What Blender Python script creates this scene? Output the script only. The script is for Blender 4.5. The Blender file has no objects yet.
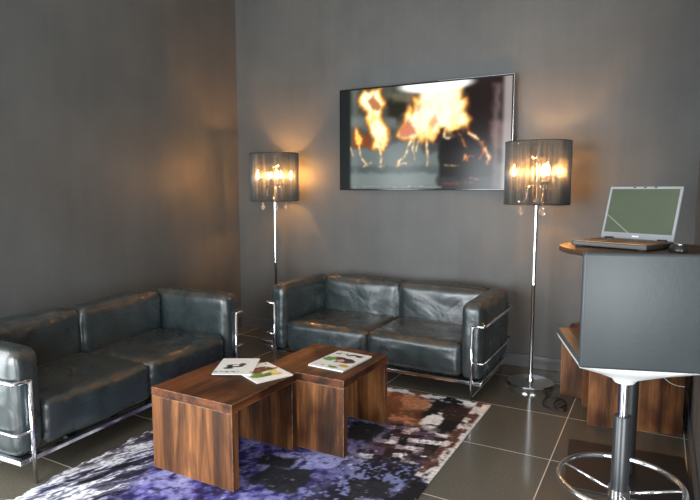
import bpy, bmesh, math, random
import numpy as np
from mathutils import Vector, Matrix, noise

random.seed(7)
SC = bpy.context.scene
COL = SC.collection
R = math.radians

# ------------------------------------------------------------------ camera, world, light, exposure
cd = bpy.data.cameras.new('camera'); cam = bpy.data.objects.new('camera', cd); COL.objects.link(cam)
cam.location = (0, 0, 1.36); cam.rotation_euler = (R(84.0), 0, R(28.7))
cd.sensor_width = 36; cd.lens = 36 * 567 / 700; cd.clip_start = .02
SC.camera = cam
SC.view_settings.view_transform = 'Standard'; SC.view_settings.look = 'None'
SC.view_settings.gamma = 1; SC.view_settings.use_curve_mapping = False
SC.view_settings.exposure = 0.13

W = bpy.data.worlds.new('world'); SC.world = W; W.use_nodes = True
W.node_tree.nodes['Background'].inputs[0].default_value = (.75, .85, 1, 1)
W.node_tree.nodes['Background'].inputs[1].default_value = 1.0

def area(name, loc, rot, sx, sy, energy, color):
    l = bpy.data.lights.new(name, 'AREA'); l.shape = 'RECTANGLE'; l.size = sx; l.size_y = sy
    l.energy = energy; l.color = color
    o = bpy.data.objects.new(name, l); COL.objects.link(o); o.location = loc; o.rotation_euler = rot
    return o
# daylight entering through the three windows behind and beside the viewer
area('daylight_front', (-2.2, -1.62, 1.08), (R(90), 0, R(0)), 1.9, 2.0, 205, (.90, .96, 1))
area('daylight_left', (-3.72, .1, 1.08), (R(90), 0, R(-90)), 1.5, 2.0, 90, (.90, .96, 1))
area('daylight_right', (1.6, -1.62, 1.08), (R(90), 0, R(0)), 2.0, 2.0, 180, (.90, .96, 1))

# ------------------------------------------------------------------ helpers
def lin(c):
    def f(v):
        v /= 255.
        return v / 12.92 if v <= .04045 else ((v + .055) / 1.055) ** 2.4
    return tuple(f(v) for v in c)

def link(name, me, mat=None, parent=None, smooth=True):
    o = bpy.data.objects.new(name, me); COL.objects.link(o)
    if mat: me.materials.append(mat)
    if parent: o.parent = parent
    if smooth:
        for p in me.polygons: p.use_smooth = True
    return o

def bm_obj(name, bm, mat, parent=None, smooth=False):
    me = bpy.data.meshes.new(name); bmesh.ops.recalc_face_normals(bm, faces=bm.faces[:]); bm.to_mesh(me); bm.free()
    return link(name, me, mat, parent, smooth)

def empty(name, loc, rz, label, cat, group=None):
    o = bpy.data.objects.new(name, None); COL.objects.link(o); o.empty_display_size = .1
    o.location = loc; o.rotation_euler = (0, 0, rz); tag(o, label, cat, group); return o

def tag(o, label, cat, group=None):
    o['label'] = label; o['category'] = cat
    if group: o['group'] = group
    return o

def struct(o): o['kind'] = 'structure'; return o

def add_box(bm, x0, x1, y0, y1, z0, z1, bev=0, seg=2):
    r = bmesh.ops.create_cube(bm, size=1, matrix=Matrix.Translation(((x0+x1)/2, (y0+y1)/2, (z0+z1)/2)) @ Matrix.Diagonal((x1-x0, y1-y0, z1-z0, 1)))
    if bev:
        es = list({e for v in r['verts'] for e in v.link_edges})
        bmesh.ops.bevel(bm, geom=es, offset=bev, segments=seg, affect='EDGES', profile=.5)

def box(name, x0, x1, y0, y1, z0, z1, mat, parent=None, bev=.003, seg=2, smooth=False):
    bm = bmesh.new(); add_box(bm, x0, x1, y0, y1, z0, z1, bev, seg); return bm_obj(name, bm, mat, parent, smooth)

def fillet(pts, r, n=6):
    pts = [Vector(p) for p in pts]; out = [pts[0]]
    for i in range(1, len(pts)-1):
        a, b, c = pts[i-1], pts[i], pts[i+1]
        u = (a-b); v = (c-b); rr = min(r, u.length*.48, v.length*.48); u.normalize(); v.normalize()
        p0 = b+u*rr; p1 = b+v*rr
        for k in range(n+1):
            t = k/n; out.append(p0*(1-t)**2 + b*2*t*(1-t) + p1*t*t)
    out.append(pts[-1]); return out

def add_tube(bm, pts, r, n=12, closed=False):
    pts = [Vector(p) for p in pts]; N = len(pts); rings = []; nrm = None
    rad = r if hasattr(r, '__len__') else [r]*N
    for i in range(N):
        if closed: t = pts[(i+1) % N]-pts[i-1]
        else: t = pts[min(i+1, N-1)]-pts[max(i-1, 0)]
        t.normalize()
        if nrm is None:
            nrm = t.cross(Vector((0, 0, 1)))
            if nrm.length < 1e-3: nrm = t.cross(Vector((1, 0, 0)))
        nrm = nrm - t*nrm.dot(t); nrm.normalize(); b = t.cross(nrm)
        rings.append([bm.verts.new(pts[i]+(nrm*math.cos(2*math.pi*k/n)+b*math.sin(2*math.pi*k/n))*rad[i]) for k in range(n)])
    for i in range(N if closed else N-1):
        a, b2 = rings[i], rings[(i+1) % N]
        for k in range(n): bm.faces.new((a[k], a[(k+1) % n], b2[(k+1) % n], b2[k]))
    if not closed:
        bm.faces.new(rings[0][::-1]); bm.faces.new(rings[-1])

def tube(name, pts, r, mat, parent=None, n=12, closed=False):
    bm = bmesh.new(); add_tube(bm, pts, r, n, closed); o = bm_obj(name, bm, mat, parent, True); return o

def lathe(name, prof, mat, parent=None, n=40, off=(0, 0, 0), bm=None):
    own = bm is None
    if own: bm = bmesh.new()
    rings = []
    for (r, z) in prof:
        if r < 1e-6: rings.append([bm.verts.new((off[0], off[1], off[2]+z))])
        else: rings.append([bm.verts.new((off[0]+r*math.cos(2*math.pi*k/n), off[1]+r*math.sin(2*math.pi*k/n), off[2]+z)) for k in range(n)])
    for a, b in zip(rings, rings[1:]):
        for k in range(n):
            k2 = (k+1) % n
            if len(a) == 1 and len(b) == 1: continue
            if len(a) == 1: bm.faces.new((a[0], b[k2], b[k]))
            elif len(b) == 1: bm.faces.new((a[k], a[k2], b[0]))
            else: bm.faces.new((a[k], a[k2], b[k2], b[k]))
    if own:
        o = bm_obj(name, bm, mat, parent, True); auto(o); return o

def auto(o, ang=40):
    me = o.data; bm = bmesh.new(); bm.from_mesh(me)
    for e in bm.edges:
        if len(e.link_faces) == 2 and e.calc_face_angle(0) > R(ang): e.smooth = False
    bm.to_mesh(me); bm.free(); return o

# ------------------------------------------------------------------ materials
def mat(name, base=(.5, .5, .5), rough=.5, metal=0, spec=.5, **kw):
    m = bpy.data.materials.new(name); m.use_nodes = True
    b = m.node_tree.nodes['Principled BSDF']
    b.inputs['Base Color'].default_value = (*base, 1); b.inputs['Roughness'].default_value = rough
    b.inputs['Metallic'].default_value = metal; b.inputs['Specular IOR Level'].default_value = spec
    for k, v in kw.items(): b.inputs[k].default_value = v
    return m

class NT:
    def __init__(s, m): s.m = m; s.t = m.node_tree; s.b = s.t.nodes.get('Principled BSDF')
    def n(s, typ, **kw):
        x = s.t.nodes.new(typ)
        for k, v in kw.items():
            if k.startswith('i_'): x.inputs[int(k[2:]) if k[2:].isdigit() else k[2:].replace('_', ' ')].default_value = v
            else: setattr(x, k, v)
        return x
    def l(s, a, b): s.t.links.new(a, b)
    def coords(s, kind='Object', scale=(1, 1, 1), rnd=False):
        tc = s.n('ShaderNodeTexCoord'); mp = s.n('ShaderNodeMapping'); mp.inputs['Scale'].default_value = scale
        s.l(tc.outputs[kind], mp.inputs['Vector'])
        if rnd:
            oi = s.n('ShaderNodeObjectInfo'); mu = s.n('ShaderNodeMath', operation='MULTIPLY'); mu.inputs[1].default_value = 37
            s.l(oi.outputs['Random'], mu.inputs[0]); s.l(mu.outputs[0], mp.inputs['Location'])
        return mp.outputs[0]
    def noise(s, vec, scale, detail=4, rough=.55, dist=0):
        x = s.n('ShaderNodeTexNoise'); x.inputs['Scale'].default_value = scale; x.inputs['Detail'].default_value = detail
        x.inputs['Roughness'].default_value = rough; x.inputs['Distortion'].default_value = dist
        s.l(vec, x.inputs['Vector']); return x.outputs[0]
    def ramp(s, fac, stops):
        x = s.n('ShaderNodeValToRGB'); e = x.color_ramp.elements
        while len(e) < len(stops): e.new(.5)
        for el, (p, c) in zip(e, stops):
            el.position = p; el.color = (*c, 1) if len(c) == 3 else c
        s.l(fac, x.inputs[0]); return x.outputs[0]
    def mix(s, fac, a, b, mode='MIX'):
        x = s.n('ShaderNodeMix', data_type='RGBA', blend_type=mode)
        for sock, v in ((x.inputs[0], fac), (x.inputs[6], a), (x.inputs[7], b)):
            if hasattr(v, 'links'): s.l(v, sock)
            elif isinstance(v, (int, float)): sock.default_value = v
            else: sock.default_value = (*v, 1)
        return x.outputs[2]
    def bump(s, h, strength=.2, dist=.01):
        x = s.n('ShaderNodeBump'); x.inputs['Strength'].default_value = strength; x.inputs['Distance'].default_value = dist
        s.l(h, x.inputs['Height']); s.l(x.outputs[0], s.b.inputs['Normal']); return x

def wall_mat(name, base, rough=.55):
    m = mat(name, base, rough, spec=.4); t = NT(m)
    v = t.coords('Object', (1, 1, 1))
    f = t.noise(v, 1.7, 6, .6)
    st = t.noise(t.coords('Object', (5, 5, .35)), 2.2, 4, .6)
    c1 = t.ramp(f, [(.3, tuple(x*.86 for x in base)), (.7, tuple(x*1.14 for x in base))])
    c2 = t.ramp(st, [(.3, (.95, .95, .95)), (.7, (1.05, 1.05, 1.05))])
    t.l(t.mix(1., c1, c2, 'MULTIPLY'), t.b.inputs['Base Color'])
    t.bump(t.noise(v, 60, 3), .12, .004)
    return m
M_wall = wall_mat('wall_grey_plaster', (.090, .093, .090), .5)
M_base = mat('baseboard_grey', (.085, .088, .088), .3)
M_ceil = mat('ceiling_white', (.55, .55, .54), .8)

def floor_mat():
    m = mat('polished_dark_tile', (.02, .019, .017), .12); t = NT(m)
    tc = t.n('ShaderNodeTexCoord'); mp = t.n('ShaderNodeMapping'); mp.inputs['Location'].default_value = (.43, -2.90, 0)
    t.l(tc.outputs['Object'], mp.inputs['Vector'])
    br = t.n('ShaderNodeTexBrick'); br.offset = 0; br.squash = 1
    br.inputs['Scale'].default_value = 1; br.inputs['Mortar Size'].default_value = .0028; br.inputs['Mortar Smooth'].default_value = .1
    br.inputs['Brick Width'].default_value = .605; br.inputs['Row Height'].default_value = .61
    br.inputs['Color1'].default_value = (.088, .078, .061, 1); br.inputs['Color2'].default_value = (.130, .114, .088, 1)
    br.inputs['Mortar'].default_value = (.55, .51, .43, 1)
    t.l(mp.outputs[0], br.inputs['Vector'])
    sp = t.noise(t.coords('Object'), 130, 3, .7)
    c = t.mix(1., br.outputs['Color'], t.ramp(sp, [(.35, (.75, .75, .75)), (.7, (1.35, 1.33, 1.28))]), 'MULTIPLY')
    t.l(c, t.b.inputs['Base Color'])
    rg = t.n('ShaderNodeMapRange'); rg.inputs[3].default_value = .14; rg.inputs[4].default_value = .6
    t.l(br.outputs['Fac'], rg.inputs[0]); t.l(rg.outputs[0], t.b.inputs['Roughness'])
    iv = t.n('ShaderNodeMath', operation='SUBTRACT'); iv.inputs[0].default_value = 1; t.l(br.outputs['Fac'], iv.inputs[1])
    t.bump(iv.outputs[0], .25, .002)
    return m
M_floor = floor_mat()

def leather():
    m = mat('dark_leather', (.014, .018, .019), .33, spec=.85); t = NT(m)
    v = t.coords('Object', rnd=True)
    at = t.n('ShaderNodeAttribute', attribute_name='brown_tint')
    mottled = t.ramp(t.noise(v, 7, 5), [(.3, (.017, .024, .025)), (.75, (.037, .052, .054))])
    n2 = t.ramp(t.noise(v, 14, 4, .65), [(.42, (0, 0, 0)), (.62, (1, 1, 1))])
    mu = t.n('ShaderNodeMath', operation='MULTIPLY'); t.l(at.outputs['Fac'], mu.inputs[0]); t.l(n2, mu.inputs[1])
    t.l(t.mix(mu.outputs[0], mottled, (.085, .052, .028)), t.b.inputs['Base Color'])
    rr = t.n('ShaderNodeMapRange'); rr.inputs[3].default_value = .20; rr.inputs[4].default_value = .38
    t.l(t.noise(v, 9, 4), rr.inputs[0]); t.l(rr.outputs[0], t.b.inputs['Roughness'])
    big = t.noise(v, 4, 2, .45, 1.0); fine = t.noise(v, 220, 2)
    ad = t.n('ShaderNodeMath', operation='MULTIPLY_ADD'); ad.inputs[1].default_value = .06
    t.l(fine, ad.inputs[0]); t.l(big, ad.inputs[2])
    t.bump(ad.outputs[0], .45, .03)
    return m
M_leather = leather()
M_chrome = mat('chrome', (.86, .87, .89), .13, 1)
M_steel = mat('brushed_steel', (.55, .56, .58), .25, 1)
M_black = mat('black_plastic', (.012, .012, .013), .35)
M_blackmetal = mat('black_powder_coat', (.014, .014, .015), .4)

def wood(name, axis, tint=(1, 1, 1)):
    m = mat(name, (.1, .05, .02), .5, spec=.3); t = NT(m)
    sc = {'z': (13, 13, .9), 'y': (13, .9, 13)}[axis]
    v = t.coords('Object', sc, rnd=True); v2 = t.coords('Object', tuple(s*3.2 for s in sc), rnd=True)
    big = t.noise(v, .75, 5, .6, .6); fin = t.noise(v2, 2.2, 4, .6)
    c = t.ramp(big, [(.28, (.020, .009, .004)), (.42, (.075, .028, .010)), (.55, (.21, .080, .026)), (.75, (.39, .165, .056))])
    c2 = t.ramp(fin, [(.3, (.62, .6, .58)), (.7, (1.2, 1.2, 1.2))])
    c = t.mix(1., c, c2, 'MULTIPLY')
    kn = t.ramp(t.noise(t.coords('Object', (4, 4, 2.2), rnd=True), 1.3, 2, .5), [(.50, (1, 1, 1)), (.68, (.36, .30, .27))])
    c = t.mix(1., t.mix(1., c, kn, 'MULTIPLY'), tint, 'MULTIPLY')
    bv = t.n('ShaderNodeBevel'); bv.samples = 6; bv.inputs['Radius'].default_value = .006
    ge = t.n('ShaderNodeNewGeometry'); dt = t.n('ShaderNodeVectorMath', operation='DOT_PRODUCT'); t.l(bv.outputs[0], dt.inputs[0]); t.l(ge.outputs['True Normal'], dt.inputs[1])
    em = t.ramp(dt.outputs['Value'], [(.90, (1, 1, 1)), (.985, (0, 0, 0))])
    wn = t.ramp(t.noise(t.coords('Object', (30, 30, 30), rnd=True), 1.0, 3, .6), [(.35, (0, 0, 0)), (.6, (.75, .75, .75))])
    t.l(t.mix(t.mix(1., em, wn, 'MULTIPLY'), c, (.50, .36, .23)), t.b.inputs['Base Color'])
    t.bump(fin, .15, .004)
    return m
M_woodz = wood('walnut_upright_grain', 'z'); M_woody = wood('dark_stained_walnut_lengthwise_grain', 'y', (.72, .58, .52))
M_woodtop = M_woody

def attr_mat(name, rough=.6, emis=0, spec=.5, noisebump=0):
    m = mat(name, (0, 0, 0), rough, spec=spec); t = NT(m)
    a = t.n('ShaderNodeAttribute', attribute_name='col')
    if emis:
        t.l(a.outputs['Color'], t.b.inputs['Emission Color']); t.b.inputs['Emission Strength'].default_value = emis
    else: t.l(a.outputs['Color'], t.b.inputs['Base Color'])
    if noisebump: t.bump(t.noise(t.coords('Object'), 260, 3, .7), noisebump, .01)
    return m

# ------------------------------------------------------------------ numpy picture tools
def vnoise(x, y, seed=0):
    xi = np.floor(x).astype(np.int64); yi = np.floor(y).astype(np.int64); xf = x-xi; yf = y-yi
    def h(a, b):
        n = (a*374761393 + b*668265263 + seed*974711) & 0x7fffffff
        n = ((n ^ (n >> 13))*1274126177) & 0x7fffffff
        return ((n ^ (n >> 16)) & 0xffff)/65535.
    u = xf*xf*(3-2*xf); v = yf*yf*(3-2*yf)
    return (h(xi, yi)*(1-u)+h(xi+1, yi)*u)*(1-v)+(h(xi, yi+1)*(1-u)+h(xi+1, yi+1)*u)*v
def fbm(x, y, seed=0, o=4):
    s = 0; a = .5; t = 0
    for i in range(o):
        s = s+a*vnoise(x*2**i, y*2**i, seed+i*17); t += a; a *= .55
    return s/t
def hashc(a, b, seed=0):
    n = (a.astype(np.int64)*374761393+b.astype(np.int64)*668265263+seed*974711) & 0x7fffffff
    n = ((n ^ (n >> 13))*1274126177) & 0x7fffffff
    return ((n ^ (n >> 16)) & 0xffff)/65535.
def sstep(a, b, x):
    t = np.clip((x-a)/(b-a), 0, 1); return t*t*(3-2*t)
def sdpoly(x, y, P):      # signed distance, negative inside
    P = np.array(P, float); d = np.full(x.shape, 1e9); ins = np.zeros(x.shape, bool)
    for i in range(len(P)):
        a = P[i]; b = P[(i+1) % len(P)]; e = b-a; wx = x-a[0]; wy = y-a[1]
        t = np.clip((wx*e[0]+wy*e[1])/(e@e+1e-12), 0, 1)
        d = np.minimum(d, (wx-t*e[0])**2+(wy-t*e[1])**2)
        c = (a[1] > y) != (b[1] > y)
        with np.errstate(divide='ignore', invalid='ignore'):
            ins ^= c & (x < (b[0]-a[0])*(y-a[1])/(b[1]-a[1]+1e-12)+a[0])
    return np.where(ins, -1, 1)*np.sqrt(d)
def sdline(x, y, P):
    P = np.array(P, float); d = np.full(x.shape, 1e9)
    for a, b in zip(P, P[1:]):
        e = b-a; t = np.clip(((x-a[0])*e[0]+(y-a[1])*e[1])/(e@e+1e-12), 0, 1)
        d = np.minimum(d, (x-a[0]-t*e[0])**2+(y-a[1]-t*e[1])**2)
    return np.sqrt(d)
def srgb2lin(c):
    c = np.clip(np.asarray(c, float)/255., 0, None); return np.where(c <= .04045, c/12.92, ((c+.055)/1.055)**2.4)
def over(img, a, c):
    return img*(1-a[..., None])+np.array(c, float)*a[..., None]

def colour_grid(name, P, C, material, parent=None, skirt=None):
    """P: (h,w,3) positions, C: (h,w,3) sRGB colours 0-255; one mesh with a colour per vertex."""
    h, w, _ = P.shape; V = P.reshape(-1, 3).tolist()
    idx = np.arange(h*w).reshape(h, w)
    F = np.stack([idx[:-1, :-1], idx[:-1, 1:], idx[1:, 1:], idx[1:, :-1]], -1).reshape(-1, 4).tolist()
    cols = C.reshape(-1, 3)
    if skirt is not None:
        ring = list(idx[0, :])+list(idx[1:, -1])+list(idx[-1, -2::-1])+list(idx[-2:0:-1, 0])
        b0 = len(V)
        for i in ring: V.append([V[i][0]+skirt[0], V[i][1]+skirt[1], V[i][2]+skirt[2]])
        n = len(ring)
        for k in range(n): F.append([ring[(k+1) % n], ring[k], b0+k, b0+(k+1) % n])
        F.append(list(range(b0, b0+n))[::-1])
        cols = np.concatenate([cols, cols[ring]])
    me = bpy.data.meshes.new(name); me.from_pydata(V, [], F); me.update()
    at = me.color_attributes.new('col', 'FLOAT_COLOR', 'POINT')
    rgba = np.ones((len(V), 4)); rgba[:, :3] = srgb2lin(cols)
    at.data.foreach_set('color', rgba.astype(np.float32).ravel())
    return link(name, me, material, parent, False)

# ------------------------------------------------------------------ the room
XL, YB, XR, ZC = -3.665, 4.41, .205, 3.35
Y0, XE = -1.7, 3.2
def shell(name, x0, x1, y0, y1, z0, z1, m): return struct(box(name, x0, x1, y0, y1, z0, z1, m, None, 0))
shell('floor', XL-.2, XE+.2, Y0-.2, YB+.2, -.1, 0, M_floor)
shell('ceiling', XL-.2, XE+.2, Y0-.2, YB+.2, ZC, ZC+.1, M_ceil)
shell('wall_back', XL-.2, XE+.2, YB, YB+.2, 0, ZC, M_wall)
shell('wall_right', XR, XR+.18, 2.55, YB, 0, ZC, M_wall)
shell('wall_east', XE, XE+.2, Y0-.2, YB, 0, ZC, M_wall)
def wall_open(name, axis, c0, c1, a0, a1, holes):
    """a wall with rectangular window openings; axis 'x' runs along x at y=c0..c1, axis 'y' along y at x=c0..c1"""
    bm = bmesh.new()
    def b(p, q, z0, z1):
        if q-p < 1e-4 or z1-z0 < 1e-4: return
        if axis == 'x': add_box(bm, p, q, c0, c1, z0, z1)
        else: add_box(bm, c0, c1, p, q, z0, z1)
    cur = a0
    for (p, q, z0, z1) in holes:
        b(cur, p, 0, ZC); b(p, q, 0, z0); b(p, q, z1, ZC); cur = q
    b(cur, a1, 0, ZC)
    return struct(bm_obj(name, bm, M_wall))
wall_open('wall_left', 'y', XL-.2, XL, Y0-.2, YB, [(-.7, .9, .06, 2.12)])
wall_open('wall_front', 'x', Y0-.2, Y0, XL, XE, [(-3.2, -1.2, .06, 2.12), (.55, 2.65, .06, 2.12)])
M_frame = mat('window_frame_white', (.6, .6, .6), .4)
def win(n, axis, c, p, q, z0, z1):
    bm = bmesh.new(); t = .05
    def b(a0, a1, y0, y1):
        if axis == 'x': add_box(bm, a0, a1, c-.03, c+.03, y0, y1)
        else: add_box(bm, c-.03, c+.03, a0, a1, y0, y1)
    b(p, p+t, z0, z1); b(q-t, q, z0, z1); b(p+t, q-t, z0, z0+t); b(p+t, q-t, z1-t, z1)
    m = (p+q)/2; b(m-t/2, m+t/2, z0+t, z1-t)
    struct(bm_obj('window_%d' % n, bm, M_frame))
win(1, 'x', Y0-.1, -3.2, -1.2, .06, 2.12); win(2, 'y', XL-.1, -.7, .9, .06, 2.12); win(3, 'x', Y0-.1, .55, 2.65, .06, 2.12)
struct(box('baseboard_back', XL, XR, YB-.015, YB, 0, .098, M_base, None, .003))
struct(box('baseboard_left', XL, XL+.015, .0, YB-.015, 0, .098, M_base, None, .003))
struct(box('baseboard_right', XR-.012, XR, 2.55, YB-.015, 0, .098, M_base, None, .003))

# ------------------------------------------------------------------ sofas
def cushion(name, x0, x1, y0, y1, z0, z1, parent, r=.035, bulge=.012, wr=.006, seed=0, sag=0, N=15, brown_tint=(1, 1, 1)):
    """wear: how strongly top edges / front edges / the top face are tinted brown"""
    bm = bmesh.new(); bmesh.ops.create_cube(bm, size=2)
    bmesh.ops.subdivide_edges(bm, edges=bm.edges[:], cuts=N, use_grid_fill=True)
    h = Vector(((x1-x0)/2, (y1-y0)/2, (z1-z0)/2)); c = Vector(((x0+x1)/2, (y0+y1)/2, (z0+z1)/2))
    wv = []
    for v in bm.verts:
        u = [math.sin(max(-1, min(1, q))*math.pi/2)*.35+max(-1, min(1, q))*.65 for q in v.co]
        p = Vector([u[i]*h[i] for i in range(3)])
        inn = Vector([max(-(h[i]-r), min(h[i]-r, p[i])) for i in range(3)])
        d = p-inn; dl = d.length
        nr = d.normalized() if dl > 1e-6 else Vector((0, 0, 0))
        q = inn+nr*r if dl > 1e-6 else p
        for i in range(3):
            if abs(u[i]) > .999:
                j, k = [(1, 2), (0, 2), (0, 1)][i]
                a = (1-u[j]**2)*(1-u[k]**2); s = 1 if u[i] > 0 else -1
                q[i] += s*bulge*a**.6
                if i == 2 and s > 0: q[2] -= sag*a
        sd = Vector((seed*3.1, seed*1.7, seed*5.3))
        # wrinkles: ridged noise, stronger toward edges
        n1 = noise.noise(Vector((q.x*5, q.y*5, q.z*5))+sd); n2 = 1-abs(noise.noise(Vector((q.x*9+n1*2, q.y*9, q.z*11))+sd*2))*2
        nn = nr if nr.length > .1 else Vector((0, 0, 1))
        q += nn*(n1*wr*1.1+n2*wr*.5)
        v.co = c+q
        ed = sorted([1-abs(t) for t in u])[1]*min(h)*1.0
        e = [abs(t) for t in u]; w = 0
        lim = [max(0., 1-(1-e[i])*h[i]/.035) for i in range(3)]
        top = u[2] > 0
        if top: w = max(w, min(1, lim[2]*lim[1]*2.2)*brown_tint[0], min(1, lim[2]*lim[0]*2.2)*brown_tint[0])  # brown tint along the top edges
        w = max(w, min(1, lim[0]*lim[1]*2)*brown_tint[1])
        if u[2] > .999: w = max(w, brown_tint[2]*.28)  # warm reflection on cushion tops, painted as a faint brown tint
        wv.append(w)
    me = bpy.data.meshes.new(name); bmesh.ops.recalc_face_normals(bm, faces=bm.faces[:]); bm.to_mesh(me); bm.free()
    at = me.color_attributes.new('brown_tint', 'FLOAT_COLOR', 'POINT')
    at.data.foreach_set('color', np.repeat(np.array(wv, np.float32), 4))
    o = link(name, me, M_leather, parent, True)
    sub = o.modifiers.new('smooth', 'SUBSURF'); sub.levels = 1; sub.render_levels = 1
    return o

def sofa(label, loc, rz, seed):
    t = empty('sofa', loc, rz, label, 'sofa', 'leather sofas with chrome tube frames')
    Wd, D, A = .84, .745, .145
    zb, zt, zs = .128, .635, .36
    for s in (-1, 1):
        xa, xb = (s*(Wd-A), s*Wd) if s > 0 else (s*Wd, s*(Wd-A))
        cushion('arm_cushion', xa, xb, .0, D-.02, zb, zt, t, .05, .008, .005, seed+s, brown_tint=(.9, .25, .25))
        c0, c1 = (-Wd+A+.004, -.003) if s < 0 else (.003, Wd-A-.004)
        cushion('seat_cushion', c0, c1, .005, D-.16, zb, zs, t, .045, .012, .007, seed+3+s, sag=.012, brown_tint=(1, .3, .9))
        cushion('back_cushion', c0, c1, D-.175, D-.02, zb+.02, zt-.005, t, .045, .016, .009, seed+6+s, brown_tint=(.55, .1, .2))
    xl, yo, zr = Wd-.062, -.022, .495
    xo = Wd+.018; yk = D+.01
    for s in (-1, 1):
        tube('leg', [(s*xl, yo, 0), (s*xl, yo, zr)], .0105, M_chrome, t)
        tube('leg', [(s*xl, yk, 0), (s*xl, yk, zr)], .0105, M_chrome, t)
    tube('upper_rail', fillet([(-xl, yo, zr), (-xo, yo, zr), (-xo, yk, zr), (xo, yk, zr), (xo, yo, zr), (xl, yo, zr)], .018), .0105, M_chrome, t)
    tube('middle_rail', fillet([(-xl, yo, .255), (-xo, yo, .255), (-xo, yk, .255), (xo, yk, .255), (xo, yo, .255), (xl, yo, .255)], .015), .007, M_chrome, t)
    bm = bmesh.new()
    add_box(bm, -Wd, Wd, -.014, .022, .104, .126, .003); add_box(bm, -Wd, Wd, D-.04, D-.004, .104, .126, .003)
    add_box(bm, -Wd, -Wd+.03, .022, D-.04, .104, .126, .003); add_box(bm, Wd-.03, Wd, .022, D-.04, .104, .126, .003)
    bm_obj('base_frame', bm, M_chrome, t)
    bm = bmesh.new()
    for k in range(7):
        x = -Wd+.05+k*(2*Wd-.1)/6; add_box(bm, x-.03, x+.03, .02, D-.04, .112, .124)
    bm_obj('webbing', bm, M_black, t)
    return t
sofa('dark leather two-seat sofa with chrome frame under the television', (-1.80, 3.515, 0), 0, 1)
sofa('dark leather two-seat sofa with chrome frame along the left wall', (-2.569, 2.282, 0), R(93.5), 21)

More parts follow.
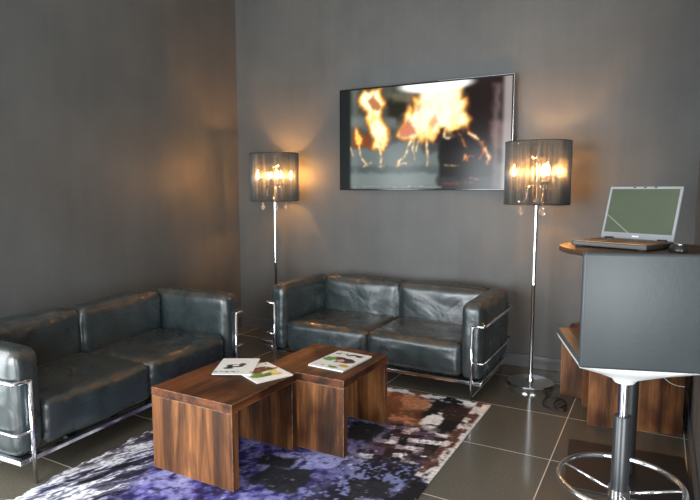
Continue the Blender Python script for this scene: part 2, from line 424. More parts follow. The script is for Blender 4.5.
# ------------------------------------------------------------------ rug
def rug():
    x0, x1, y0, y1, st = -2.54, -.88, 1.05, 3.475, .008
    xs = np.arange(x0, x1+1e-6, st); ys = np.arange(y0, y1+1e-6, st)
    X, Y = np.meshgrid(xs, ys)
    wx = X+(fbm(X*9, Y*9, 5)-.5)*.12; wy = Y+(fbm(X*9, Y*9, 9)-.5)*.12
    blk, wht = (24, 22, 24), (232, 230, 232)
    pur, lil, dpur, gry, brn, dbr = (86, 78, 150), (160, 158, 208), (44, 38, 92), (120, 122, 140), (132, 84, 58), (52, 34, 28)
    C = np.zeros(X.shape+(3,)); C[:] = pur
    f1 = fbm(X*5, Y*5, 1, 5); f2 = fbm(X*22, Y*22, 2, 4); f3 = fbm(X*60, Y*60, 3, 3)
    C = over(C, sstep(.48, .62, f1), lil); C = over(C, sstep(.5, .36, f1)*.8, dpur)
    C = over(C, sstep(.5, .66, f2)*.7, lil); C = over(C, sstep(.44, .3, f2)*.8, (34, 30, 62))
    # zebra strokes on the left side
    ang = 1.22; a = X*math.cos(ang)+Y*math.sin(ang); b = -X*math.sin(ang)+Y*math.cos(ang)
    z = fbm(b*17+fbm(a*4, b*4, 8)*2.2, a*3.4, 12, 5)
    zone = sstep(-1.98, -2.16, wx+(wy-1.6)*.32)
    Z = np.zeros_like(C); Z[:] = wht; Z = over(Z, sstep(.53, .62, z), (96, 96, 150)); Z = over(Z, sstep(.57, .63, z), blk); Z = over(Z, sstep(.52, .6, fbm(b*55+f2*2, a*9, 91, 4))*.75, (52, 50, 66))
    Z = over(Z, sstep(.36, .28, z), gry)
    C = C*(1-zone[..., None])+Z*zone[..., None]
    mid = sstep(-2.5, -2.3, wx)*sstep(-1.95, -2.1, wx)*sstep(1.85, 2.1, wy)
    C = over(C, mid*.55*sstep(.35, .6, f1+z*.3), pur)
    # dark ragged left fringe
    ed = sstep(-2.40, -2.50, wx)*sstep(1.6, 1.8, Y); C = over(C, ed*sstep(.4, .55, f2+.05), (62, 54, 62))
    # brown, black and white hide at the far right
    hid = sstep(2.80, 2.95, wy+(wx+1.2)*.25)*sstep(-2.3, -2.0, wx)
    Hc = np.zeros_like(C); Hc[:] = dbr
    hb = fbm(X*4.5+3, Y*4.5, 31, 5); Hc = over(Hc, sstep(.5, .56, fbm(X*6, Y*7+4, 41, 5)), blk); Hc = over(Hc, sstep(.60, .64, hb), wht)
    org = sstep(-1.16, -1.26, wx+(wy-3.2)*.1); Hc = over(Hc, org*.9, brn); Hc = over(Hc, org*sstep(.55, .62, hb), (190, 132, 96))
    back = sstep(3.36, 3.42, wy); Hc = over(Hc, back*sstep(.5, .58, fbm(X*14, Y*14, 44)), wht)
    C = C*(1-hid[..., None])+Hc*hid[..., None]
    # mosaic of small square patches
    g = .048; ca, sa = math.cos(.25), math.sin(.25)
    gx = np.floor((X*ca+Y*sa)/g); gy = np.floor((-X*sa+Y*ca)/g); hs = hashc(gx, gy, 3)
    hs = np.clip(hs*.62+fbm(X*9, Y*9, 95, 3)*.62-.12, 0, .999)
    mo = sstep(2.42, 2.52, wy-(wx+1.1)*.35)*sstep(2.98, 2.88, wy+(wx+1.1)*.1)*sstep(-1.38, -1.24, wx)
    pal = np.array([wht, (226, 220, 222), (170, 152, 156), (92, 72, 90), blk, dbr, (70, 50, 52), wht], float)
    Mc = pal[(hs*7.99).astype(int)]
    Mc = over(Mc, sstep(.55, .7, f2)*.5, (60, 50, 60))
    C = C*(1-mo[..., None])+Mc*mo[..., None]
    # black speckle over lilac, near right
    spk = sstep(2.56, 2.44, wy-(wx+1.1)*.25)*sstep(-1.42, -1.2, wx)
    g2 = .016; hs2 = hashc(np.floor((X*ca+Y*sa)/g2), np.floor((-X*sa+Y*ca)/g2), 6)
    Sc = np.zeros_like(C); Sc[:] = (122, 126, 170); Sc = over(Sc, (hs2 > .86).astype(float), (205, 206, 225))
    dk = sstep(.38, .62, fbm(X*7, Y*7, 77, 3)); Sc = over(Sc, ((hs2*.7+dk*.6) > .74).astype(float)*.95, (26, 24, 32))
    C = C*(1-spk[..., None])+Sc*spk[..., None]
    # plain charcoal patches
    for (cx, cy, hx, hy, an) in ((-1.50, 2.08, .13, .10, .12), (-1.63, 2.22, .10, .06, .3), (-1.42, 2.74, .10, .12, .1), (-1.1, 2.2, .1, .08, .3)):
        u = (wx-cx)*math.cos(an)+(wy-cy)*math.sin(an); v = -(wx-cx)*math.sin(an)+(wy-cy)*math.cos(an)
        a_ = sstep(hx+.012, hx-.012, abs(u))*sstep(hy+.012, hy-.012, abs(v)); C = over(C, a_*.95, (40, 40, 44))
    # striped border along the right edge
    C = over(C, sstep(-.975, -.965, X)*sstep(2.40, 2.42, Y), (96, 62, 52)); C = over(C, sstep(-.975, -.965, X)*sstep(.45, .55, fbm(X*20, Y*16, 50))*sstep(2.40, 2.42, Y), (222, 212, 208))
    C = over(C, sstep(-.905, -.895, X)*sstep(2.36, 2.38, Y), (225, 218, 214)); C = over(C, sstep(2.38, 2.36, Y)*sstep(-1.0, -.96, wx), (28, 26, 30))
    C = over(C, sstep(.66, .74, fbm(X*70, Y*45, 99, 3))*.6*(1-hid), (30, 28, 44)); C = over(C, sstep(.74, .82, fbm(X*60, Y*50, 98, 3))*.45, (214, 212, 222))
    C = np.clip(C*(.80+.40*f3[..., None]), 0, 255)
    edge = np.minimum.reduce([X-x0, x1-X, Y-y0, y1-Y])
    Zz = .0075+(f3-.5)*.003
    P = np.stack([X, Y, Zz], -1)
    rag = (fbm(Y*30, Y*0, 61)-.35)*.06
    lean = .075-.05*(Y-1.5); P[..., 0] += lean*np.clip((x0+.5-X)/.5, 0, 1)
    P[:, 0, 0] += rag[:, 0]; P[:, 1, 0] += rag[:, 0]*.8; P[:, 2, 0] += rag[:, 0]*.6; P[:, 3, 0] += rag[:, 0]*.4; P[:, 4, 0] += rag[:, 0]*.2
    o = colour_grid('area_rug', P, C, attr_mat('patterned_rug_pile', .85, 0, .2, .35), None, skirt=None)
    # a thin woven backing: solidify downward to the floor
    s = o.modifiers.new('thickness', 'SOLIDIFY'); s.thickness = .006; s.offset = -1
    tag(o, 'purple, black and white patchwork rug under the coffee tables', 'rug')
    return o
rug()

# ------------------------------------------------------------------ wooden U-tables
def u_table(name, label, cat, group, x0, y0, w, d, h, z=0, rz=0, th=.042):
    t = empty(name, (x0+w/2, y0, z), rz, label, cat, group); hw = w/2
    box('side_panel', -hw, hw, 0, th, 0, h-th, M_woodz, t, .0025)
    box('side_panel', -hw, hw, d-th, d, 0, h-th, M_woodz, t, .0025)
    box('table_top', -hw, hw, 0, d, h-th, h, M_woody, t, .0025)
    return t
u_table('coffee_table', 'dark wooden coffee table nearest the left sofa, carrying two magazines', 'coffee table', 'wooden coffee tables', -2.12, 1.87, .5, .51, .405, .011)
u_table('coffee_table', 'dark wooden coffee table in front of the back sofa, carrying one magazine', 'coffee table', 'wooden coffee tables', -1.845, 2.39, .5, .52, .405, .011)
u_table('side_table', 'wooden block table on bare tiles behind the bar stool', 'side table', 'wooden block tables by the right wall', -.32, 3.50, .49, .34, .40, 0, R(12))
u_table('side_table', 'wooden block table against the back wall, mostly hidden behind its twin', 'side table', 'wooden block tables by the right wall', -.53, 3.88, .50, .44, .40, 0, 0)

# ------------------------------------------------------------------ magazines
M_mag = attr_mat('printed_glossy_paper', .35)
M_paper = mat('paper_edge', (.7, .68, .64), .8)
def magazine(label, cx, cy, z, w, h, rz, th, kind, seed):
    t = empty('magazine', (cx, cy, z), rz, label, 'magazine', 'magazines on the coffee tables')
    box('pages', -w/2+.002, w/2-.002, -h/2+.002, h/2-.002, 0, th-.0008, M_paper, t, 0)
    nx, ny = 70, 95
    U, V = np.meshgrid(np.linspace(0, 1, nx), np.linspace(0, 1, ny))
    C = np.zeros(U.shape+(3,)); C[:] = (236, 234, 228)
    f = fbm(U*7, V*9, seed, 4); f2 = fbm(U*16, V*20, seed+3, 3)
    def blob(c, cu, cv, ru, rv, k=.35):
        nonlocal C
        d = ((U-cu)/ru)**2+((V-cv)/rv)**2+(f-.5)*k*6
        C = over(C, sstep(1.1, .85, d), c)
    if kind == 'food':
        blob((66, 24, 26), .5, .62, .42, .16); blob((150, 60, 60), .42, .64, .14, .07); blob((96, 140, 52), .28, .36, .22, .13)
        blob((188, 200, 96), .62, .40, .2, .12); blob((60, 104, 38), .5, .3, .2, .08); blob((206, 186, 120), .74, .24, .15, .08); blob((240, 238, 230), .55, .45, .07, .04)
        C = over(C, ((V > .84) & (V < .93) & (f2 > .56)).astype(float), (70, 60, 54))
    elif kind == 'sketch':
        blob((40, 40, 44), .45, .5, .2, .09); blob((70, 68, 74), .62, .6, .1, .1); blob((28, 28, 30), .3, .36, .12, .05); blob((240, 240, 238), .48, .52, .09, .035)
        C = over(C, ((V < .16) & (V > .1) & (f2 > .54)).astype(float), (90, 88, 88))
    else:
        C = over(C, ((V > .78) & (V < .9) & (f2 > .5) & (U > .1) & (U < .86)).astype(float), (40, 30, 30))
        blob((92, 40, 38), .62, .5, .26, .15); blob((48, 24, 26), .5, .58, .3, .07); blob((216, 170, 150), .52, .47, .1, .07); blob((104, 156, 60), .18, .5, .16, .12)
        blob((206, 170, 60), .8, .24, .15, .07); blob((110, 140, 60), .62, .1, .12, .05); C = over(C, ((V > .1) & (V < .17) & (U < .55) & (f2 > .5)).astype(float), (80, 76, 74))
    cur = th+.0006*np.sin(U*math.pi)
    P = np.stack([(U-.5)*w, (V-.5)*h, cur], -1)
    colour_grid('cover', P, C, M_mag, t)
    return t
ZT = .011+.405
magazine('magazine with green food picture at the right of its coffee table top', -1.775, 2.295, ZT, .21, .27, R(66), .006, 'food', 4)
magazine('white magazine with a black sketch, lying across the food magazine', -1.945, 2.295, ZT+.0068, .205, .27, R(28), .005, 'sketch', 9)
magazine('magazine with red and green cover alone on the farther coffee table', -1.515, 2.66, ZT, .225, .31, R(-3), .009, 'cover', 15)

# ------------------------------------------------------------------ floor lamps
def shade_mat():
    m = mat('black_satin_string', (.05, .05, .05), .28, spec=.8); t = NT(m)
    c = t.ramp(t.noise(t.coords('Object', (40, 40, .5)), 1.0, 2, .6), [(.35, (.06, .065, .063)), (.65, (.15, .16, .152))])
    t.l(c, t.b.inputs['Base Color'])
    return m
M_shade = shade_mat()
M_rim = mat('shade_rim_black', (.02, .02, .02), .5)
M_candle = mat('candle_sleeve', (.5, .48, .42), .5)
M_crystal = mat('crystal_drop', (1, 1, 1), .02, 0, .5, **{'Transmission Weight': .9, 'IOR': 1.5})
M_bulb = mat('lit_bulb', (1, .8, .5), .3); M_bulb.node_tree.nodes['Principled BSDF'].inputs['Emission Color'].default_value = (1, .42, .10, 1)
M_bulb.node_tree.nodes['Principled BSDF'].inputs['Emission Strength'].default_value = 1150

def lamp(label, x, y, angs):
    t = empty('floor_lamp', (x, y, 0), 0, label, 'floor lamp', 'chrome floor lamps with black string shades')
    lathe('base', [(0, 0), (.155, 0), (.160, .006), (.160, .022), (.154, .028), (.05, .032), (.024, .036), (.02, .05), (0, .05)], M_chrome, t, 56)
    lathe('pole', [(0, .045), (.0125, .045), (.0125, .70), (.0145, .705), (.0145, .72), (.0125, .725), (.0125, 1.255), (.02, 1.262), (.03, 1.275), (.03, 1.285), (.016, 1.30), (.008, 1.31), (.008, 1.54), (.014, 1.55), (.02, 1.562), (.014, 1.574), (.006, 1.59), (.004, 1.668), (0, 1.668)], M_chrome, t, 20)
    zs0, zs1, rs = 1.268, 1.682, .214
    bm = bmesh.new(); ns = 350
    for k in range(ns):
        a = 2*math.pi*(k+random.uniform(-.12, .12))/ns
        add_tube(bm, [(rs*math.cos(a), rs*math.sin(a), zs0), (rs*math.cos(a), rs*math.sin(a), zs1)], random.uniform(.00115, .0016), 6)
    sh = bm_obj('lamp_shade', bm, M_shade, t, True)
    for z in (zs0, zs1):
        bm = bmesh.new(); add_tube(bm, [(rs*math.cos(k*math.pi/36), rs*math.sin(k*math.pi/36), z) for k in range(72)], .0035, 6, True); bm_obj('rim', bm, M_rim, sh, True)
    bm = bmesh.new()
    for k in range(3):
        a = R(100+120*k); add_tube(bm, [(0, 0, 1.660), (rs*math.cos(a), rs*math.sin(a), zs1-.003)], .0022, 6)
    bm_obj('shade_spider', bm, M_chrome, sh, True)
    # small star of leaves above the bulbs
    bm = bmesh.new()
    for k in range(8):
        a = k*math.pi/4; add_tube(bm, [(0, 0, 1.565), (.03*math.cos(a), .03*math.sin(a), 1.575), (.05*math.cos(a), .05*math.sin(a), 1.60)], [.004, .005, .001], 6)
    bm_obj('finial', bm, M_chrome, t, True)
    for a in angs:
        a = R(a+28.7); ca, sa = math.cos(a), math.sin(a); r = .152
        def P(rr, z): return (rr*ca, rr*sa, z)
        arm = tube('arm', fillet([P(.012, 1.39), P(.04, 1.40), P(.062, 1.375), P(.07, 1.30), P(.105, 1.272), P(.142, 1.30), P(r, 1.36), P(r, 1.405)], .03, 4), .0045, M_chrome, t, 8)
        lathe('candle_cup', [(0, 1.395), (.010, 1.397), (.026, 1.412), (.028, 1.418), (.012, 1.416), (0, 1.416)], M_chrome, arm, 20, (r*ca, r*sa, 0))
        lathe('candle_sleeve', [(0, 1.416), (.0105, 1.416), (.0105, 1.462), (0, 1.462)], M_candle, arm, 14, (r*ca, r*sa, 0))
        lathe('bulb', [(0, 1.462), (.007, 1.462), (.014, 1.474), (.0165, 1.488), (.0135, 1.506), (.007, 1.522), (.002, 1.534), (0, 1.536)], M_bulb, arm, 16, (r*ca, r*sa, 0))
        d = lathe('crystal_drop', [(0, 1.255), (.0075, 1.247), (.005, 1.238), (.012, 1.224), (.018, 1.208), (.012, 1.194), (0, 1.182)], M_crystal, arm, 8, (.105*ca, .105*sa, 0))
        tube('drop_hook', [P(.105, 1.272), P(.105, 1.253)], .0012, M_chrome, arm, 6)
    return t
lamp('chrome floor lamp with black shade in the corner between the sofas', -3.04, 4.15, (182, 285, 22))
lamp('chrome floor lamp with black shade between sofa and bar table', -.745, 4.0, (174, 275, 56))

# ------------------------------------------------------------------ television
def television():
    x0, x1, z0, z1, yf = -2.470, -.995, 1.362, 2.213, 4.33
    t = empty('television', ((x0+x1)/2, YB, z0), 0, 'wall-mounted flat television showing a log fire, above the back sofa', 'television')
    cx = (x0+x1)/2; w = x1-x0; h = z1-z0
    box('body', -w/2+.004, w/2-.004, yf-YB+.006, yf-YB+.035, .004, h-.004, M_black, t, .004)
    box('wall_bracket', -.22, .22, yf-YB+.035, -.0005, h*.3, h*.7, M_blackmetal, t, .004)
    M_bez = mat('glossy_black_bezel', (.01, .01, .011), .12)
    bm = bmesh.new(); b = .011
    add_box(bm, -w/2, w/2, yf-YB-.004, yf-YB+.012, 0, b, .002); add_box(bm, -w/2, w/2, yf-YB-.004, yf-YB+.012, h-b, h, .002)
    add_box(bm, -w/2, -w/2+b, yf-YB-.004, yf-YB+.012, b, h-b, .002); add_box(bm, w/2-b, w/2, yf-YB-.004, yf-YB+.012, b, h-b, .002)
    bm_obj('bezel', bm, M_bez, t)
    bm = bmesh.new(); e = .003
    add_box(bm, w/2, w/2+e, yf-YB-.002, yf-YB+.01, -e, h+e); add_box(bm, w*.1, w/2, yf-YB-.002, yf-YB+.01, h, h+e)
    bm_obj('trim_strip', bm, M_steel, t)
    # burning logs plus painted glass reflections on the screen: x 0..600, y 0..350 (downwards)
    nx, ny = 320, 186
    U, V = np.meshgrid(np.linspace(0, 600, nx), np.linspace(0, 350, ny))
    wob = lambda q, a, k: (fbm(U/q, V/q, k, 3)-.5)*a
    X = U+wob(40, 16, 1)+wob(14, 9, 3); Y = V+wob(40, 18, 2)+wob(18, 14, 4)
    fl1 = fbm(U/26, V/34, 21, 4); fl2 = fbm(U/11, V/16, 23, 3)
    def Q(pts):
        o = []
        for zx, zy in pts:
            yt = 88-.096*(zx-35); o.append(((zx-38)/602*600, (zy-yt)/(437-yt)*350))
        return o
    def reg(pts, c, soft=10, a=1.):
        nonlocal C
        C = over(C, sstep(soft, -soft, sdpoly(X, Y, Q(pts)))*a, c)
    def band(x0, x1, c, soft=8, a=1.):
        nonlocal C
        C = over(C, sstep(x0-soft-38, x0+soft-38, U)*sstep(x1+soft-38, x1-soft-38, U)*a, c)
    def flame(pts, hot=10, core=(255, 251, 212), rim=(222, 140, 58), soft=9, a=1., mott=1.):
        nonlocal C
        d = sdpoly(X, Y, Q(pts)); C = over(C, sstep(soft+8, 2, d)*a*.35, (150, 80, 44)); C = over(C, sstep(soft, -3, d)*a*.9, rim)
        C = over(C, sstep(2, -hot*.6, d)*a, (250, 216, 120)); C = over(C, sstep(-hot*.3, -hot, d)*a, core)
        C = over(C, sstep(.52, .72, fl1)*sstep(0, -10, d)*.6*a*mott, (248, 208, 104)); C = over(C, sstep(.62, .8, fl2)*sstep(0, -10, d)*.4*a*mott, (226, 140, 60))
    def streak(pts, wd, core=(255, 238, 190), rim=(214, 140, 70)):
        nonlocal C
        d = sdline(U+wob(30, 12, 7)+wob(10, 6, 9), V+wob(30, 12, 8), Q(pts))+wob(14, wd*.9, 11)
        m_ = .25+.75*sstep(.35, .6, fbm(U/9, V/14, 71, 3)); wd = wd*.8
        C = over(C, sstep(wd*1.6, wd*.4, d)*.6*m_, rim); C = over(C, sstep(wd*.8, wd*.1, d)*m_, core)
    C = np.zeros(U.shape+(3,)); C[:] = (64, 68, 62)
    C = over(C, sstep(.4, .7, fl1)*.5, (94, 92, 80))
    reg([(75, 180), (140, 180), (140, 215), (75, 215)], (108, 118, 116), 14, .8); reg([(205, 180), (255, 180), (255, 220), (205, 220)], (112, 120, 116), 14, .7)
    reg([(210, 120), (285, 100), (295, 150), (260, 190), (225, 170)], (36, 32, 24), 14, .9)
    reg([(225, 95), (320, 85), (320, 120), (240, 125)], (116, 110, 86), 10, .7)
    reg([(60, 290), (215, 292), (260, 262), (400, 265), (420, 440), (60, 440)], (98, 108, 106), 8)
    reg([(60, 355), (420, 355), (420, 380), (60, 378)], (70, 80, 80), 8, .9); reg([(60, 385), (430, 380), (430, 425), (60, 425)], (114, 124, 120), 8, .7)
    reg([(340, 265), (420, 255), (410, 300), (350, 305)], (54, 54, 54), 8, .8)
    band(0, 76, (30, 34, 34), 6); band(84, 106, (126, 134, 132), 12, .4)
    reg([(492, 20), (660, 0), (660, 345), (500, 345), (470, 300), (500, 180)], (34, 24, 23), 8)
    reg([(405, 255), (520, 240), (600, 345), (600, 400), (405, 400)], (20, 17, 17), 8); reg([(400, 395), (600, 395), (600, 450), (400, 450)], (44, 44, 44), 10)
    reg([(585, 60), (605, 60), (605, 430), (590, 430)], (120, 104, 102), 14, .8); reg([(575, 195), (640, 190), (640, 300), (585, 290)], (152, 126, 122), 16, .55)
    band(612, 700, (170, 162, 160), 9, .85)  # window reflection painted as a pale streak down the right edge
    reg([(85, 240), (150, 245), (170, 290), (85, 285)], (128, 62, 26), 8, .9)
    flame([(110, 112), (130, 82), (192, 78), (196, 105), (212, 130), (196, 150), (196, 180), (212, 205), (224, 235), (222, 265), (205, 294), (180, 294), (160, 285), (168, 255), (158, 225), (138, 185), (138, 155), (118, 138)], 12)
    reg([(152, 126), (168, 96), (182, 120), (198, 138), (188, 154), (160, 152)], (176, 106, 58), 5, .9)
    flame([(258, 232), (285, 195), (288, 165), (304, 136), (312, 160), (322, 130), (316, 100), (336, 112), (345, 70), (484, 65), (480, 108), (500, 103), (502, 130), (492, 155), (508, 185), (502, 212), (480, 217), (455, 228), (430, 217), (410, 217), (385, 263), (365, 256), (350, 268), (330, 252), (310, 268), (285, 257), (252, 242)], 16)
    reg([(345, 80), (470, 75), (480, 180), (400, 200), (340, 185)], (255, 252, 226), 26, .7)
    reg([(270, 215), (302, 182), (312, 215), (324, 236), (300, 250), (266, 243)], (196, 104, 74), 7, .85); reg([(372, 205), (392, 172), (402, 196), (384, 222)], (222, 160, 110), 6, .8)
    reg([(322, 140), (340, 130), (338, 160), (326, 165)], (214, 160, 116), 6, .7)
    reg([(388, 264), (410, 217), (426, 206), (418, 246), (400, 278)], (50, 32, 24), 4); reg([(452, 226), (480, 222), (508, 282), (500, 294), (474, 264)], (46, 28, 22), 4)
    streak([(468, 226), (488, 262), (500, 285)], 3, (240, 170, 90), (180, 96, 40)); streak([(428, 212), (424, 245), (440, 252)], 6)
    C = over(C, sstep(1.15, .75, np.hypot((U-352)/132, (V-6)/27)), (255, 255, 252))  # bright ceiling reflection painted into the picture as a white ellipse
    flame([(92, 250), (100, 214), (108, 240), (122, 258), (120, 274), (104, 280), (94, 270)], 7, (252, 214, 90), (214, 100, 36))
    for P, wd in (([(80, 285), (88, 318)], 4), ([(112, 285), (122, 325), (150, 355)], 5), ([(130, 352), (160, 345)], 4), ([(196, 295), (198, 355)], 5), ([(186, 352), (210, 354)], 3),
                  ([(305, 262), (292, 305), (268, 335), (262, 355)], 7), ([(320, 262), (316, 300), (322, 330)], 4), ([(335, 262), (328, 300)], 4), ([(362, 265), (366, 325), (362, 352)], 6), ([(262, 352), (290, 345)], 5)): streak(P, wd)
    streak([(506, 235), (538, 256), (560, 290), (577, 325), (570, 342)], 11, (255, 236, 190), (236, 120, 34)); streak([(552, 268), (556, 300), (542, 328)], 5, (240, 120, 40), (190, 70, 20))
    streak([(488, 332), (492, 310), (502, 334)], 5, (255, 190, 90), (220, 90, 20)); streak([(502, 318), (520, 320)], 4, (240, 110, 50), (190, 50, 20))
    streak([(428, 350), (476, 350)], 3, (255, 226, 140), (190, 110, 50)); streak([(420, 418), (520, 415)], 5, (140, 66, 62), (90, 50, 48)); streak([(510, 398), (540, 403)], 3, (230, 180, 170), (150, 70, 66))
    streak([(90, 428), (420, 430)], 3, (160, 168, 160), (110, 116, 112))
    for _ in range(3):
        C[1:-1] = (C[:-2]+2*C[1:-1]+C[2:])/4; C[:, 1:-1] = (C[:, :-2]+2*C[:, 1:-1]+C[:, 2:])/4
    P = np.stack([(U/600-.5)*(w-2*b), np.full(U.shape, yf-YB), b+(1-V/350)*(h-2*b)], -1)
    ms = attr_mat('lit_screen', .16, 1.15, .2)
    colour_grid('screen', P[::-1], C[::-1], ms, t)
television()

# ------------------------------------------------------------------ bar table
M_darkwood = mat('table_top_wood', (.09, .05, .028), .42, spec=.4)
def _dw():
    t = NT(M_darkwood); c = t.ramp(t.noise(t.coords('Object', (2, 14, 14)), 1.2, 4, .6), [(.3, (.028, .015, .009)), (.7, (.10, .056, .032))]); t.l(c, t.b.inputs['Base Color'])
_dw()
BT = (-.085, 2.94)
bt = empty('bar_table', (*BT, 0), R(5), 'round wooden bar table with black pole, holding the laptop', 'bar table')
box('base_plate', -.27, .27, -.27, .27, 0, .010, M_blackmetal, bt, .002)
lathe('pole', [(0, .010), (.036, .010), (.036, 1.06), (0, 1.06)], M_blackmetal, bt, 28)
lathe('mounting_plate', [(0, 1.06), (.14, 1.06), (.14, 1.072), (0, 1.072)], M_blackmetal, bt, 28)
lathe('table_top', [(0, 1.072), (.335, 1.072), (.343, 1.075), (.345, 1.080), (.345, 1.092), (.343, 1.097), (.336, 1.10), (0, 1.10)], M_darkwood, bt, 72)

# ------------------------------------------------------------------ laptop and mouse
M_lapgrey = mat('laptop_grey_plastic', (.30, .31, .32), .35, .2)
M_lapbase = mat('laptop_palm_rest_bronze', (.42, .19, .06), .3, .3)
M_key = mat('laptop_keys_brown', (.14, .062, .024), .4)
def laptop(x, y, z, rz):
    t = empty('laptop', (x, y, z), rz, 'open grey laptop with blank green screen on the bar table', 'laptop')
    w, d = .345, .245
    box('base', -w/2, w/2, -d, 0, .004, .026, mat('laptop_base_dark', (.05, .045, .04), .35), t, .004)
    deck = box('palm_rest', -w/2+.006, w/2-.006, -d+.005, -.022, .026, .0275, M_lapbase, t, 0)
    bm = bmesh.new()
    for r_ in range(5):
        for c in range(14):
            x0 = -w/2+.022+c*.0227; y0 = -.128+r_*.0195; add_box(bm, x0, x0+.019, y0, y0+.016, .0275, .0305, .001, 1)
    bm_obj('keyboard', bm, M_key, t)
    box('touchpad', -.045, .035, -d+.018, -.145, .0275, .0282, M_key, t, 0)
    for s in (-1, 1): tube('hinge', [(s*.125-.02, .002, .028), (s*.125+.02, .002, .028)], .008, M_black, t, 10)
    lid = bpy.data.objects.new('lid', None)
    tilt = R(-17)
    # lid as a mesh with its own origin at the hinge, leaning back
    lid = box('lid', -w/2, w/2, -.002, .008, .0, .262, M_lapgrey, t, .004); lid.location = (0, .006, .028); lid.rotation_euler = (tilt, 0, 0)
    nx, ny = 120, 76; U, V = np.meshgrid(np.linspace(0, 1, nx), np.linspace(0, 1, ny)); C = np.zeros(U.shape+(3,)); C[:] = (92, 104, 82)
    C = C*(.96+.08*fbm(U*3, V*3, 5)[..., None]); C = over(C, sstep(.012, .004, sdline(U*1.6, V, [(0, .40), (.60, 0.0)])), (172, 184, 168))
    P = np.stack([(U-.5)*(w-.026), np.full(U.shape, -.0027), .030+V*.219], -1)
    colour_grid('display', P, C, attr_mat('dim_screen', .3, 0.85, .5), lid)
    box('badge', -.018, .014, -.0032, -.002, .010, .018, mat('badge_white', (.75, .75, .75), .4), lid, 0)
    for xx in (-.05, .0, .05): box('latch', xx-.006, xx+.006, -.0032, -.002, .254, .259, M_black, lid, 0)
    for sx in (-1, 1):
        for yy in (-d+.02, -.02):
            bm = bmesh.new(); add_box(bm, sx*(w/2-.03)-.012, sx*(w/2-.03)+.012, yy-.006, yy+.006, 0, .0045); bm_obj('rubber_foot', bm, M_black, t)
    return t
laptop(-.103, 3.0, 1.10, R(-24))
def mouse(x, y, z, rz):
    t = empty('computer_mouse', (x, y, z), rz, 'black and silver computer mouse on the bar table, right of the laptop', 'mouse')
    bm = bmesh.new(); bmesh.ops.create_uvsphere(bm, u_segments=28, v_segments=16, radius=1)
    for v in bm.verts:
        q = v.co; zz = max(q.z, -.25); v.co = Vector((q.x*.033*(1-.12*q.y), q.y*.055, .009+zz*.029*(1-.25*q.y)))
    bm_obj('shell', bm, mat('mouse_black', (.02, .02, .018), .3), t, True)
    bm = bmesh.new(); bmesh.ops.create_uvsphere(bm, u_segments=18, v_segments=10, radius=1)
    for v in bm.verts: v.co = Vector((v.co.x*.017, -.012+v.co.y*.03, .0335+v.co.z*.006))
    bm_obj('silver_insert', bm, M_chrome, t, True)
    tube('scroll_wheel', [(-.004, .028, .028), (.004, .028, .028)], .009, M_black, t, 14)
mouse(.070, 2.77, 1.10, R(20))

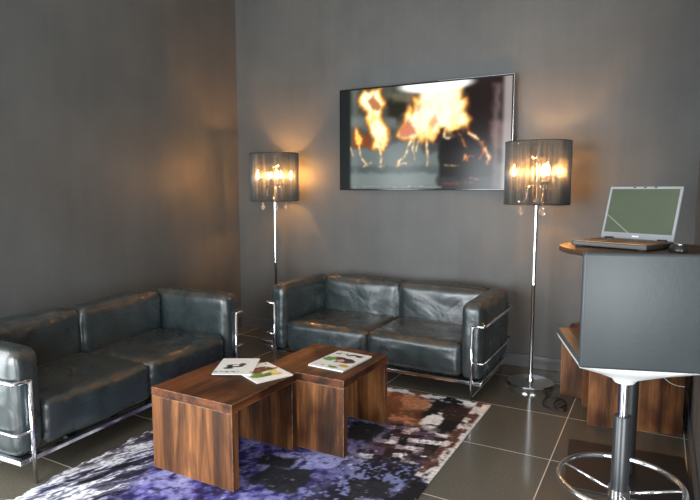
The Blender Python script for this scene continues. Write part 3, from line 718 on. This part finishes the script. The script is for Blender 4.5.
# ------------------------------------------------------------------ bar stool
M_uph = wall_mat('stool_grey_upholstery', (.046, .052, .054), .42)
M_white = mat('white_moulded_shell', (.92, .92, .91), .35)
def stool():
    t = empty('bar_stool', (-.085, 2.24, 0), R(18), 'grey upholstered bar stool with chrome footrest ring in front of the bar table', 'bar stool')
    lathe('base', [(0, 0), (.215, 0), (.22, .006), (.215, .012), (.10, .024), (.05, .04), (.034, .06), (0, .06)], M_chrome, t, 56)
    lathe('gas_lift_sleeve', [(0, .05), (.031, .05), (.031, .535), (.028, .54), (0, .54)], mat('sleeve_dark_grey', (.03, .032, .034), .3), t, 28)
    lathe('piston', [(0, .53), (.019, .53), (.019, .68), (0, .68)], M_chrome, t, 24)
    rg = tube('footrest_ring', [(.213*math.cos(k*math.pi/40), .213*math.sin(k*math.pi/40), .285) for k in range(80)], .0105, M_chrome, t, 12, True)
    for a in (145, -8, 270): tube('spoke', [(.036*math.cos(R(a)), .036*math.sin(R(a)), .245), (.207*math.cos(R(a)), .207*math.sin(R(a)), .282)], .006, M_chrome, rg, 8)
    lathe('collar', [(.0311, .225), (.039, .225), (.039, .262), (.0311, .262)], M_chrome, rg, 28)
    hw = .205
    bm = bmesh.new(); add_box(bm, -hw, hw, -.195, .235, .782, .806, .010, 3); s = bm_obj('seat', bm, M_uph, t, True); auto(s, 50)
    p = box('seat_pad', -hw+.045, hw-.045, -.19, .20, .806, .812, mat('seat_brown_leather', (.07, .038, .018), .4), t, .004); p['label'] = 'brown leather seat pad'
    # white shell tapering down to the piston
    bm = bmesh.new(); rings = []
    for (k, z, yo) in ((.985, .782, 0), (.95, .765, 0), (.62, .722, 0), (.22, .680, 0), (.17, .665, 0)):
        rg2 = []
        for q in range(32):
            a = q*math.pi/16; e = 1-(1-k)*.9
            ca, sa = math.cos(a), math.sin(a); m = max(abs(ca), abs(sa))**(1 if k > .9 else .5 if k > .5 else 0)
            rg2.append(bm.verts.new((ca/m*hw*k, (sa/m*.215+.02)*k, z)))
        rings.append(rg2)
    for p, q in zip(rings, rings[1:]):
        for k in range(32): bm.faces.new((p[k], p[(k+1) % 32], q[(k+1) % 32], q[k]))
    bm.faces.new(rings[0]); bm.faces.new(rings[-1][::-1])
    sh = bm_obj('seat_shell', bm, M_white, t, True); auto(sh, 40)
    bk = box('backrest', -hw, hw, -.225, -.195, .775, 1.160, M_uph, t, .010, 3, True); auto(bk, 50)
    return t
stool()

# ------------------------------------------------------------------ cables
M_cable = mat('cable_black', (.012, .012, .012), .45); M_wcable = mat('cable_white', (.7, .66, .58), .5)
def smooth_path(P, n=8):
    P = [Vector(p) for p in P]; out = []
    for i in range(len(P)-1):
        p0, p1, p2, p3 = P[max(i-1, 0)], P[i], P[i+1], P[min(i+2, len(P)-1)]
        for k in range(n):
            t = k/n; out.append(.5*((2*p1)+(p2-p0)*t+(2*p0-5*p1+4*p2-p3)*t*t+(3*p1-p0-3*p2+p3)*t**3))
    return out+[P[-1]]
tag(tube('cable', smooth_path([(-.64, 4.05, .006), (-.62, 3.86, .006), (-.52, 3.80, .008), (-.47, 3.70, .014), (-.52, 3.60, .008), (-.60, 3.66, .006), (-.58, 3.78, .018), (-.48, 3.74, .022), (-.46, 3.60, .006), (-.53, 3.64, .024), (-.51, 3.80, .012)]), .005, M_cable, None, 8),
    'tangled black cable on the tiles between floor lamp and wooden block tables', 'cable')
tag(tube('cable', smooth_path([(q, 3.5+(q+.07)*.2126-.005, zz) for q, zz in ((.03, .395), (.05, .34), (.09, .30), (.13, .285), (.165, .283))]), .0022, M_wcable, None, 8),
    'thin white cable hanging across the front of the wooden block table', 'cable')
